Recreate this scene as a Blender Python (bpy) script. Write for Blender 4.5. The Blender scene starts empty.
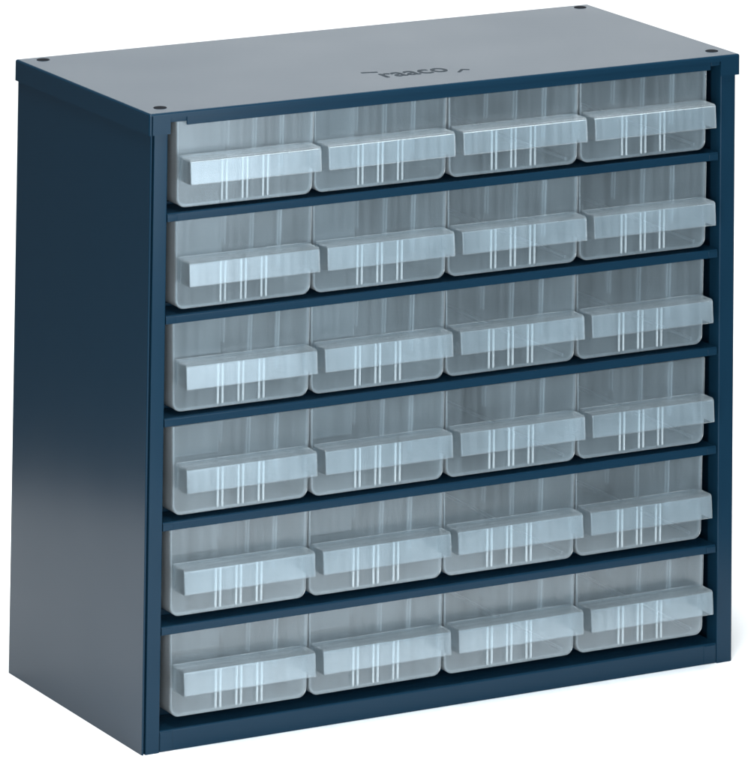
import bpy, bmesh, math
from mathutils import Vector, Matrix

S = 0.001                      # everything below is measured in millimetres
W, D, H = 306.0, 144.7, 280.3  # cabinet
LH, T = 9.6, 1.3               # lid skirt height, lid overhang
scene = bpy.context.scene
col = scene.collection

# ------------------------------------------------------------------ materials
def new_mat(name):
    m = bpy.data.materials.new(name)
    m.use_nodes = True
    nt = m.node_tree
    nt.nodes.clear()
    out = nt.nodes.new('ShaderNodeOutputMaterial')
    return m, nt, out

def paint(name, base, rough=0.34, bump=0.12):
    m, nt, out = new_mat(name)
    N, L = nt.nodes, nt.links
    p = N.new('ShaderNodeBsdfPrincipled')
    tc = N.new('ShaderNodeTexCoord')
    n1 = N.new('ShaderNodeTexNoise'); n1.inputs['Scale'].default_value = 22; n1.inputs['Detail'].default_value = 0
    n2 = N.new('ShaderNodeTexNoise'); n2.inputs['Scale'].default_value = 14; n2.inputs['Detail'].default_value = 1
    L.new(tc.outputs['Object'], n1.inputs['Vector']); L.new(tc.outputs['Object'], n2.inputs['Vector'])
    mr = N.new('ShaderNodeMapRange')
    mr.inputs['To Min'].default_value = rough - 0.03; mr.inputs['To Max'].default_value = rough + 0.04
    L.new(n2.outputs['Fac'], mr.inputs['Value']); L.new(mr.outputs['Result'], p.inputs['Roughness'])
    ramp = N.new('ShaderNodeMix'); ramp.data_type = 'RGBA'
    ramp.inputs[6].default_value = (*[c * 1.0 for c in base], 1); ramp.inputs[7].default_value = (*[c * 1.0 for c in base], 1)
    L.new(n2.outputs['Fac'], ramp.inputs[0]); L.new(ramp.outputs[2], p.inputs['Base Color'])
    b = N.new('ShaderNodeBump'); b.inputs['Strength'].default_value = bump; b.inputs['Distance'].default_value = 0.0004
    L.new(n1.outputs['Fac'], b.inputs['Height']); L.new(b.outputs['Normal'], p.inputs['Normal'])
    p.inputs['Specular IOR Level'].default_value = 0.125
    L.new(p.outputs['BSDF'], out.inputs['Surface'])
    return m

def plastic(name, clear, tint=(0.68, 0.77, 0.81), streak=0.16, slant=-0.75):
    """frosted polypropylene wall: part of the light passes, part is scattered, a soft gloss on top"""
    m, nt, out = new_mat(name)
    N, L = nt.nodes, nt.links
    tc = N.new('ShaderNodeTexCoord')
    mp = N.new('ShaderNodeMapping'); mp.inputs['Scale'].default_value = (420, 10, 6)
    L.new(tc.outputs['Object'], mp.inputs['Vector'])
    oi = N.new('ShaderNodeObjectInfo')
    mul = N.new('ShaderNodeMath'); mul.operation = 'MULTIPLY'; mul.inputs[1].default_value = 37.0
    L.new(oi.outputs['Random'], mul.inputs[0])
    ns = N.new('ShaderNodeTexNoise'); ns.noise_dimensions = '4D'
    ns.inputs['Scale'].default_value = 1.0; ns.inputs['Detail'].default_value = 3
    L.new(mp.outputs['Vector'], ns.inputs['Vector']); L.new(mul.outputs[0], ns.inputs['W'])
    n2 = N.new('ShaderNodeTexNoise'); n2.noise_dimensions = '4D'
    n2.inputs['Scale'].default_value = 38; n2.inputs['Detail'].default_value = 2
    L.new(tc.outputs['Object'], n2.inputs['Vector']); L.new(mul.outputs[0], n2.inputs['W'])
    add = N.new('ShaderNodeMath'); add.operation = 'ADD'
    L.new(ns.outputs['Fac'], add.inputs[0]); L.new(n2.outputs['Fac'], add.inputs[1])
    mr = N.new('ShaderNodeMapRange')
    mr.inputs['From Min'].default_value = 0.7; mr.inputs['From Max'].default_value = 1.3
    mr.inputs['To Min'].default_value = clear - streak; mr.inputs['To Max'].default_value = clear + streak
    L.new(add.outputs[0], mr.inputs['Value'])
    # a wall seen at a slant is a longer way through the plastic
    lw = N.new('ShaderNodeLayerWeight'); lw.inputs['Blend'].default_value = 0.5
    pw = N.new('ShaderNodeMath'); pw.operation = 'POWER'; pw.inputs[1].default_value = 2.5
    L.new(lw.outputs['Facing'], pw.inputs[0])
    om = N.new('ShaderNodeMath'); om.operation = 'MULTIPLY_ADD'; om.inputs[1].default_value = slant; om.inputs[2].default_value = 1.0
    L.new(pw.outputs[0], om.inputs[0])
    cl = N.new('ShaderNodeMath'); cl.operation = 'MULTIPLY'
    L.new(mr.outputs['Result'], cl.inputs[0]); L.new(om.outputs[0], cl.inputs[1])
    tr = N.new('ShaderNodeBsdfTransparent'); tr.inputs['Color'].default_value = (0.95, 0.985, 1.0, 1)
    df = N.new('ShaderNodeBsdfDiffuse'); df.inputs['Color'].default_value = (*tint, 1)
    tl = N.new('ShaderNodeBsdfTranslucent'); tl.inputs['Color'].default_value = (*tint, 1)
    m1 = N.new('ShaderNodeMixShader'); m1.inputs[0].default_value = 0.4
    L.new(df.outputs[0], m1.inputs[1]); L.new(tl.outputs[0], m1.inputs[2])
    m2 = N.new('ShaderNodeMixShader')
    L.new(cl.outputs[0], m2.inputs[0]); L.new(m1.outputs[0], m2.inputs[1]); L.new(tr.outputs[0], m2.inputs[2])
    gl = N.new('ShaderNodeBsdfGlossy'); gl.inputs['Roughness'].default_value = 0.22
    fr = N.new('ShaderNodeFresnel'); fr.inputs['IOR'].default_value = 1.45
    bp = N.new('ShaderNodeBump'); bp.inputs['Strength'].default_value = 0.06; bp.inputs['Distance'].default_value = 0.0006
    L.new(ns.outputs['Fac'], bp.inputs['Height']); L.new(bp.outputs['Normal'], gl.inputs['Normal'])
    m3 = N.new('ShaderNodeMixShader')
    L.new(fr.outputs[0], m3.inputs[0]); L.new(m2.outputs[0], m3.inputs[1]); L.new(gl.outputs[0], m3.inputs[2])
    L.new(m3.outputs[0], out.inputs['Surface'])
    return m

def plain(name, c, rough, spec=0.5):
    m, nt, out = new_mat(name)
    p = nt.nodes.new('ShaderNodeBsdfPrincipled')
    n = nt.nodes.new('ShaderNodeTexNoise'); n.inputs['Scale'].default_value = 40
    x = nt.nodes.new('ShaderNodeMix'); x.data_type = 'RGBA'
    x.inputs[6].default_value = (*[v * 0.985 for v in c], 1); x.inputs[7].default_value = (*c, 1)
    nt.links.new(n.outputs['Fac'], x.inputs[0]); nt.links.new(x.outputs[2], p.inputs['Base Color'])
    p.inputs['Roughness'].default_value = rough; p.inputs['Specular IOR Level'].default_value = spec
    nt.links.new(p.outputs['BSDF'], out.inputs['Surface'])
    return m

M_BLUE = paint('blue enamel', (0.0034, 0.0168, 0.032), 0.23, 0.3)
M_CLEAR = plastic('frosted plastic front', 0.925, (0.58, 0.70, 0.77), 0.03, -0.6)
M_BIN = plastic('frosted plastic bin', 0.78, (0.68, 0.75, 0.79), 0.05, -0.25)
M_HANDLE = plastic('frosted plastic handle', 0.875, (0.58, 0.70, 0.77), 0.04, -0.08)
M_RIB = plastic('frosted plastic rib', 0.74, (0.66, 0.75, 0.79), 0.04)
M_BLACK = plain('black rubber', (0.006, 0.007, 0.009), 0.8, 0.05)
M_PRINT = plain('black print', (0.022, 0.028, 0.034), 0.7, 0.08)
M_PAPER = plain('white paper', (0.88, 0.88, 0.88), 0.9)

# ------------------------------------------------------------------ helpers
def box(bm, x0, x1, y0, y1, z0, z1, bev=0.0, seg=2):
    r = bmesh.ops.create_cube(bm, size=1.0)
    vs = r['verts']
    for v in vs:
        v.co = Vector(((x0 + x1) / 2 + v.co.x * (x1 - x0), (y0 + y1) / 2 + v.co.y * (y1 - y0), (z0 + z1) / 2 + v.co.z * (z1 - z0)))
    if bev:
        es = {e for v in vs for e in v.link_edges}
        bmesh.ops.bevel(bm, geom=list(es), offset=bev, segments=seg, profile=0.5, affect='EDGES')

def prism(bm, pts, a0, a1, axis):
    """extrude a closed 2D polygon along an axis ('z': pts are x,y; 'y': pts are x,z; 'x': pts are y,z)"""
    def P(p, a):
        return {'z': (p[0], p[1], a), 'y': (p[0], a, p[1]), 'x': (a, p[0], p[1])}[axis]
    lo = [bm.verts.new(P(p, a0)) for p in pts]; hi = [bm.verts.new(P(p, a1)) for p in pts]
    n = len(pts)
    bm.faces.new(lo); bm.faces.new(list(reversed(hi)))
    for i in range(n):
        bm.faces.new((lo[i], hi[i], hi[(i + 1) % n], lo[(i + 1) % n]))
    bmesh.ops.recalc_face_normals(bm, faces=bm.faces)

def arc(cx, cy, r, a0, a1, n=5):
    return [(cx + r * math.cos(math.radians(a0 + (a1 - a0) * i / n)), cy + r * math.sin(math.radians(a0 + (a1 - a0) * i / n))) for i in range(n + 1)]

def finish(name, bm, mat, parent=None, bevel=0.0, smooth=True, offset=(0, 0, 0)):
    bmesh.ops.recalc_face_normals(bm, faces=bm.faces)
    for v in bm.verts: v.co = (v.co + Vector(offset)) * S
    me = bpy.data.meshes.new(name); bm.to_mesh(me); bm.free()
    o = bpy.data.objects.new(name, me); col.objects.link(o)
    me.materials.append(mat)
    if bevel:
        b = o.modifiers.new('bevel', 'BEVEL'); b.width = bevel * S; b.segments = 3
        b.limit_method = 'ANGLE'; b.angle_limit = math.radians(40)
    if smooth:
        for p in me.polygons: p.use_smooth = True
        w = o.modifiers.new('normals', 'WEIGHTED_NORMAL'); w.keep_sharp = True; w.weight = 100
        me.set_sharp_from_angle(angle=math.radians(50)) if not bevel else None
    if parent: o.parent = parent
    return o

def empty(name, label, cat, loc, group=None):
    o = bpy.data.objects.new(name, None); col.objects.link(o)
    o.location = [c * S for c in loc]; o.empty_display_size = 0.02
    o['label'] = label; o['category'] = cat
    if group: o['group'] = group
    return o

# ------------------------------------------------------------------ cabinet
cab = empty('drawer_cabinet', 'dark blue enamelled steel cabinet housing twenty-four clear plastic drawers', 'cabinet', (0, 0, 0))
TOPB = H - 1.25                 # body stops just under the lid

def side_profile(s):            # s=+1 left panel, s=-1 mirrored for the right one
    r = 1.5
    pts = [(0, D)] + [p for p in arc(r, r, r, 180, 270)]
    if s > 0:                    # narrow groove along the folded edge, drawing a dark line, left panel only
        pts = [(0, D)] + arc(0.6, 0.6, 0.6, 180, 270) + [(0.7, 0.1), (0.7, 1.9), (1.8, 1.9), (1.8, 0.15), (1.95, 0.0)]
    pts += arc(8.0, 0.6, 0.6, 270, 360, 3)
    pts += [(8.6, 9.0), (7.7, 9.0), (7.7, 1.1), (2.6, 1.1), (2.6, 2.4), (0.9, 2.4), (0.9, D)]
    return pts if s > 0 else [(W - x, y) for x, y in reversed(pts)]
for s in (1, -1):
    bm = bmesh.new(); prism(bm, side_profile(s), 0.0, TOPB, 'z')
    finish('side_panel', bm, M_BLUE, cab)

bm = bmesh.new(); box(bm, 1.0, W - 1.0, D - 1.4, D - 0.5, 0.6, TOPB - 0.2)
finish('back_panel', bm, M_BLUE, cab, smooth=False)

# lid: shallow tray turned upside down, short front lip, full-height corner tabs
def boolean_lid():
    bm = bmesh.new(); box(bm, -T, W + T, -T, D + T, H - LH - 5, H, 1.0, 5)
    lid = finish('lid', bm, M_BLUE, cab, smooth=False)
    cutters = []
    for i, c in enumerate([(-0.15, W + 0.15, -0.15, D + 0.15, H - 30, H - 1.1), (9.2, W - 9.2, -6, 0.6, H - 30, H - 2.7), (-20, W + 20, -20, D + 20, H - 40, H - LH), (-0.5, 0.45, -4, -0.5, H - 40, H - 1.0)]):
        b2 = bmesh.new(); box(b2, *c); k = finish('cutter', b2, M_BLUE, smooth=False); cutters.append(k)
        m = lid.modifiers.new('cut', 'BOOLEAN'); m.operation = 'DIFFERENCE'; m.object = k; m.solver = 'EXACT'
    dg = bpy.context.evaluated_depsgraph_get(); dg.update()
    me = bpy.data.meshes.new_from_object(lid.evaluated_get(dg), depsgraph=dg)
    lid.modifiers.clear(); lid.data = me
    for k in cutters: bpy.data.objects.remove(k, do_unlink=True)
    for p in me.polygons: p.use_smooth = False
    return lid
lid = boolean_lid()

# lip hanging behind the lid's front edge
bm = bmesh.new(); box(bm, 17.5, 291.5, -0.9, 0.2, H - 6.4, TOPB - 0.1, 0.35); box(bm, 9.4, 17.4, -0.8, 0.1, H - 4.6, TOPB - 0.1, 0.3); box(bm, 291.6, W - 9.4, -0.8, 0.1, H - 4.6, TOPB - 0.1, 0.3)
finish('top_rail', bm, M_BLUE, cab)

for x, y in ((9.8, 138.6), (9.3, 10.3), (298.9, 11.0), (299.6, 139.5)):
    bm = bmesh.new()
    bmesh.ops.create_cone(bm, cap_ends=True, segments=32, radius1=3.2, radius2=2.9, depth=0.3, matrix=Matrix.Translation((x, y, H + 0.08)))
    finish('foot_socket', bm, M_BLACK, lid, bevel=0.12)

# printed wordmark on the lid
def text_mesh(body, size, shear, x, y, name, sx=1.0, bold=0.0):
    cu = bpy.data.curves.new(name, 'FONT'); cu.body = body; cu.size = size; cu.shear = shear; cu.offset = bold
    cu.extrude = 0.02; cu.resolution_u = 4
    t = bpy.data.objects.new(name, cu); col.objects.link(t)
    dg = bpy.context.evaluated_depsgraph_get(); dg.update()
    me = bpy.data.meshes.new_from_object(t.evaluated_get(dg), depsgraph=dg)
    bpy.data.objects.remove(t, do_unlink=True)
    for v in me.vertices: v.co = Vector((x + v.co.x * sx, y + v.co.y, H + 0.06 + v.co.z)) * S
    me.materials.clear(); me.materials.append(M_PRINT)
    o = bpy.data.objects.new(name, me); col.objects.link(o); o.parent = lid
    return o
text_mesh('raaco', 19.0, 0.0, 131.5, 25.5, 'printed_wordmark', 0.82, 0.25)
for pts in ([(127.0, 41.4), (134.6, 39.6), (134.4, 37.9), (127.0, 39.9)],
            [(167.5, 21.6), (172.4, 27.0), (175.5, 24.9), (175.0, 23.4), (172.6, 25.2), (168.4, 20.6)]):
    bm = bmesh.new(); prism(bm, pts, H + 0.03, H + 0.09, 'z')
    finish('printed_line', bm, M_PRINT, lid, smooth=False)

BAR = [235.2, 190.2, 145.2, 99.7, 54.3]           # top of each shelf lip
DRZ = [236.8, 191.9, 146.8, 101.6, 57.4, 13.7]    # underside of each drawer
for k, z in enumerate(BAR):
    bm = bmesh.new()
    # folded sheet: lip turned down at the front, flat shelf, raised bed the drawers stand on
    pts = [(0.9, z - 3.7)] + arc(1.7, z - 0.8, 0.8, 180, 90, 4) + [(D - 2, z), (D - 2, z - 0.9), (1.9, z - 0.9), (1.9, z - 3.7)]
    prism(bm, pts, 9.2, W - 9.2, 'x')
    sh = finish('shelf', bm, M_BLUE, cab)
    bm = bmesh.new(); box(bm, 9.5, W - 9.5, 18, D - 3, z + 0.02, DRZ[k] - 0.1, 0.2)
    finish('shelf_bed', bm, M_BLUE, sh)
    for x0 in (9.15, W - 14.2):
        bm = bmesh.new(); box(bm, x0, x0 + 5.0, 0.55, 0.95, z - 3.4, z - 0.7, 0.18)
        finish('weld_tab', bm, M_BLUE, sh)

bm = bmesh.new()
pts = [(0.5, 0.2)] + arc(1.4, 9.3 - 0.9, 0.9, 180, 90, 4) + [(D - 2, 9.3), (D - 2, 8.4), (1.6, 8.4), (1.6, 0.2)]
prism(bm, pts, 8.8, W - 8.8, 'x')
base = finish('base_rail', bm, M_BLUE, cab)
bm = bmesh.new(); box(bm, 9.5, W - 9.5, 22, D - 3, 9.32, DRZ[5] - 0.1, 0.2); finish('shelf_bed', bm, M_BLUE, base)
for x0 in (9.0, W - 15.5):
    bm = bmesh.new(); box(bm, x0, x0 + 6.2, 0.15, 0.8, 0.3, 8.6, 0.3); finish('weld_tab', bm, M_BLUE, base)

# ------------------------------------------------------------------ drawers
WT, IN, DH, DL = 68.9, 0.75, 39.2, 134.0     # top width, draft per side, height, length
def u_section(off):
    """outline of the tapered front: wide at the top, rounded lower corners"""
    r = max(4.2 - off, 1.5)
    bl = IN + off; br = WT - IN - off
    return [(off, DH - off), *[(x, z) for x, z in arc(bl + r - 0.2, off + r, r, 180, 270, 6)],
            *[(x, z) for x, z in arc(br - r + 0.2, off + r, r, 270, 360, 6)], (WT - off, DH - off)]

def make_drawer(divided):
    root = empty('plastic_drawer', '', 'drawer', (0, 0, 0))
    # front panel
    bm = bmesh.new(); prism(bm, u_section(0), 0.0, 1.4, 'y')
    front = finish('front_panel', bm, M_CLEAR, root, bevel=0.55)
    # bin: tapered trough with rear wall and divider grooves
    bm = bmesh.new()
    out, inn = u_section(0), u_section(1.2)
    inn = [(x, z if 0 < i < len(inn) - 1 else DH) for i, (x, z) in enumerate(inn)]
    y0, y1, y2 = 1.45, DL - 1.2, DL
    o0 = [bm.verts.new((x, y0, z)) for x, z in out]; o1 = [bm.verts.new((x, y2, z)) for x, z in out]
    i0 = [bm.verts.new((x, y0, z)) for x, z in inn]; i1 = [bm.verts.new((x, y1, z)) for x, z in inn]
    n = len(out)
    for i in range(n - 1):
        bm.faces.new((o0[i], o0[i + 1], o1[i + 1], o1[i]))
        bm.faces.new((i0[i], i1[i], i1[i + 1], i0[i + 1]))
        bm.faces.new((o0[i], i0[i], i0[i + 1], o0[i + 1]))
    bm.faces.new((o0[0], o1[0], i1[0], i0[0])); bm.faces.new((o0[-1], i0[-1], i1[-1], o1[-1]))
    bm.faces.new((o1[0], o1[-1], i1[-1], i1[0]))
    bm.faces.new(o1); bm.faces.new(i1)
    b = finish('bin', bm, M_BIN, root)
    for y in (28, 56, 84.5):
        for side in (0, 1):
            bm = bmesh.new()
            for dy in (0, 2.6):
                xa = 1.25 if side == 0 else WT - 1.25
                sgn = 1 if side == 0 else -1
                t0, t1 = xa, xa + sgn * 1.0
                b0, b1 = xa + sgn * (IN - 0.1), xa + sgn * (IN + 0.9)
                prism(bm, [(t0, DH - 2), (t1, DH - 2), (b1, 6.5), (b0, 6.5)], y + dy, y + dy + 0.9, 'y')
            finish('divider_groove', bm, M_BIN, b, smooth=False)
    if divided:                 # loose cross wall standing in the second groove
        bm = bmesh.new(); box(bm, 3.0, WT - 3.0, 86.0, 87.2, 1.6, DH - 3.0, 0.3); finish('divider', bm, M_BIN, b)
    else:                       # pale strip added as the highlight on the bin's lower right fold
        bm = bmesh.new(); box(bm, WT - 5.0, WT - 4.0, 4.0, DL - 4, 1.25, 2.6, 0.25); finish('fold_highlight', bm, M_RIB, b)
    # hood-shaped handle: top, drooping front, two cheeks, open below
    hx0, hx1, ht, hb, hy = 1.1, 66.4, 23.3, 12.4, -13.0
    bm = bmesh.new()
    r = 1.6
    prof = [(-0.05, ht), *[(y, z) for y, z in arc(hy + 0.5 + r, ht - r, r, 90, 175, 5)], (hy - 0.3, hb), (hy + 0.75, hb), (hy + 1.45, ht - 1.9), (hy + 2.0, ht - 1.1), (-0.05, ht - 1.1)]
    prism(bm, prof, hx0, hx1, 'x')
    h = finish('handle', bm, M_HANDLE, root, bevel=0.3)
    for xa in (hx0 + 0.05, hx1 - 1.15):
        bm = bmesh.new(); prism(bm, [(-0.05, ht - 1.15), (hy + 2.0, ht - 1.15), (hy + 1.5, ht - 1.95), (hy + 0.85, hb), (-0.05, hb)], xa, xa + 1.1, 'x')
        finish('cheek', bm, M_HANDLE, h, smooth=False)
    # three pairs of fine upright ridges
    for i in range(3):
        xc = 23.6 + 10.3 * i
        bm = bmesh.new()
        for dx in (-1.5, 0.8):
            box(bm, xc + dx, xc + dx + 0.9, -0.7, -0.02, 1.6, ht - 1.3, 0.2)
        finish('rib', bm, M_RIB, front)
    return root

def copy_tree(o, parent=None):
    c = o.copy(); col.objects.link(c); c.parent = parent
    for ch in list(o.children): copy_tree(ch, c)
    return c

rows = ['top row', 'second row from the top', 'third row from the top', 'fourth row from the top', 'fifth row from the top', 'bottom row']
cols = ['leftmost', 'second from the left', 'third from the left', 'rightmost']
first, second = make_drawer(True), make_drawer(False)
JX = [0.0, 0.25, -0.2, 0.15, -0.1, 0.2]
for r in range(6):
    for c in range(4):
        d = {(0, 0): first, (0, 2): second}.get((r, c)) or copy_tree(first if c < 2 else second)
        jy = ((r * 7 + c * 5) % 5 - 2) * 0.25
        d.location = ((14.1 + 69.4 * c + JX[(r + 2 * c) % 6]) * S, (2.6 + jy) * S, DRZ[r] * S)
        d.rotation_euler.z = math.radians((((r * 3 + c * 4) % 5) - 2) * 0.2)
        d['label'] = 'clear frosted plastic drawer, %s in the %s' % (cols[c], rows[r])
        d['category'] = 'drawer'
        d['group'] = 'clear plastic drawers in the blue cabinet'

# ------------------------------------------------------------------ white paper sweep the cabinet stands on
AZ = 0.5261
ux, uy = Vector((math.cos(AZ), -math.sin(AZ), 0)), Vector((math.sin(AZ), math.cos(AZ), 0))
cen = Vector((0.153, 0.072, 0))
def sweep(u0, u1, w0, w1, R, top):
    bm = bmesh.new()
    prof = [(w0, 0), (w1, 0)] + [(w1 + R * math.sin(math.radians(a)), R - R * math.cos(math.radians(a))) for a in range(6, 91, 6)] + [(w1 + R, top)]
    rowsv = []
    for w, z in prof:
        rowsv.append([bm.verts.new(cen + ux * u + uy * w + Vector((0, 0, z))) for u in (u0, u1)])
    for a, b in zip(rowsv, rowsv[1:]): bm.faces.new((a[0], a[1], b[1], b[0]))
    me = bpy.data.meshes.new('floor'); bm.to_mesh(me); bm.free()
    for p in me.polygons: p.use_smooth = True
    o = bpy.data.objects.new('floor', me); col.objects.link(o); me.materials.append(M_PAPER)
    o['kind'] = 'structure'
    return o
sweep(-0.44, 0.32, -0.9, 1.3, 0.5, 1.5)

# ------------------------------------------------------------------ light
world = bpy.data.worlds.new('World'); scene.world = world; world.use_nodes = True
world.node_tree.nodes['Background'].inputs[0].default_value = (0.9, 0.96, 1.0, 1)
world.node_tree.nodes['Background'].inputs[1].default_value = 0.18

def area(name, loc, tgt, sx, sy, power, color=(1, 1, 1)):
    l = bpy.data.lights.new(name, 'AREA'); l.shape = 'RECTANGLE'; l.size = sx; l.size_y = sy; l.energy = power; l.color = color
    o = bpy.data.objects.new(name, l); col.objects.link(o)
    o.location = loc
    o.rotation_euler = (Vector(tgt) - Vector(loc)).to_track_quat('-Z', 'Y').to_euler()
    return o
area('softbox_overhead', (-0.05, -0.12, 1.5), (0.12, -0.02, 0.0), 0.7, 0.7, 43, (0.96, 0.985, 1.0))
area('softbox_left', (-0.55, -1.0, 0.36), (0.12, 0.0, 0.12), 0.45, 0.5, 18, (0.95, 0.98, 1.0))
area('softbox_right', (0.20, -0.62, 0.32), (0.02, 0.0, 0.15), 0.26, 0.5, 3.6, (0.80, 0.91, 1.0))
area('softbox_backdrop', cen + uy * 0.6 + Vector((0, 0, 1.5)), cen + uy * 1.7 + Vector((0, 0, 0.1)), 1.3, 0.4, 20, (0.97, 1.0, 0.985))

# ------------------------------------------------------------------ camera (view camera with a falling back)
f, cx, cy = 6054.360, 662.039, -1596.417
CP = (-1198.425, -2508.620, 822.582)
CM = [[0.86444106, -0.50267429, 0.00775925], [-0.04817324, -0.06745994, 0.99655833], [0.50042081, 0.86183973, 0.08253059]]
cam = bpy.data.cameras.new('Camera'); co = bpy.data.objects.new('Camera', cam); col.objects.link(co)
rt, up, fw = [Vector(v) for v in CM]
m = Matrix((rt, up, -fw)).transposed().to_4x4()
m.translation = Vector(CP) * S
co.matrix_world = m
cam.sensor_fit = 'HORIZONTAL'; cam.sensor_width = 36
cam.lens = f / 751 * 36
cam.shift_x = (375.5 - cx) / 751; cam.shift_y = (cy - 384) / 751
cam.clip_start = 0.1; cam.clip_end = 50
scene.camera = co

scene.render.engine = 'CYCLES'
scene.cycles.max_bounces = 16; scene.cycles.transparent_max_bounces = 48
scene.cycles.diffuse_bounces = 6; scene.cycles.transmission_bounces = 8
scene.view_settings.view_transform = 'Standard'; scene.view_settings.look = 'None'
scene.view_settings.exposure = 0; scene.view_settings.gamma = 1
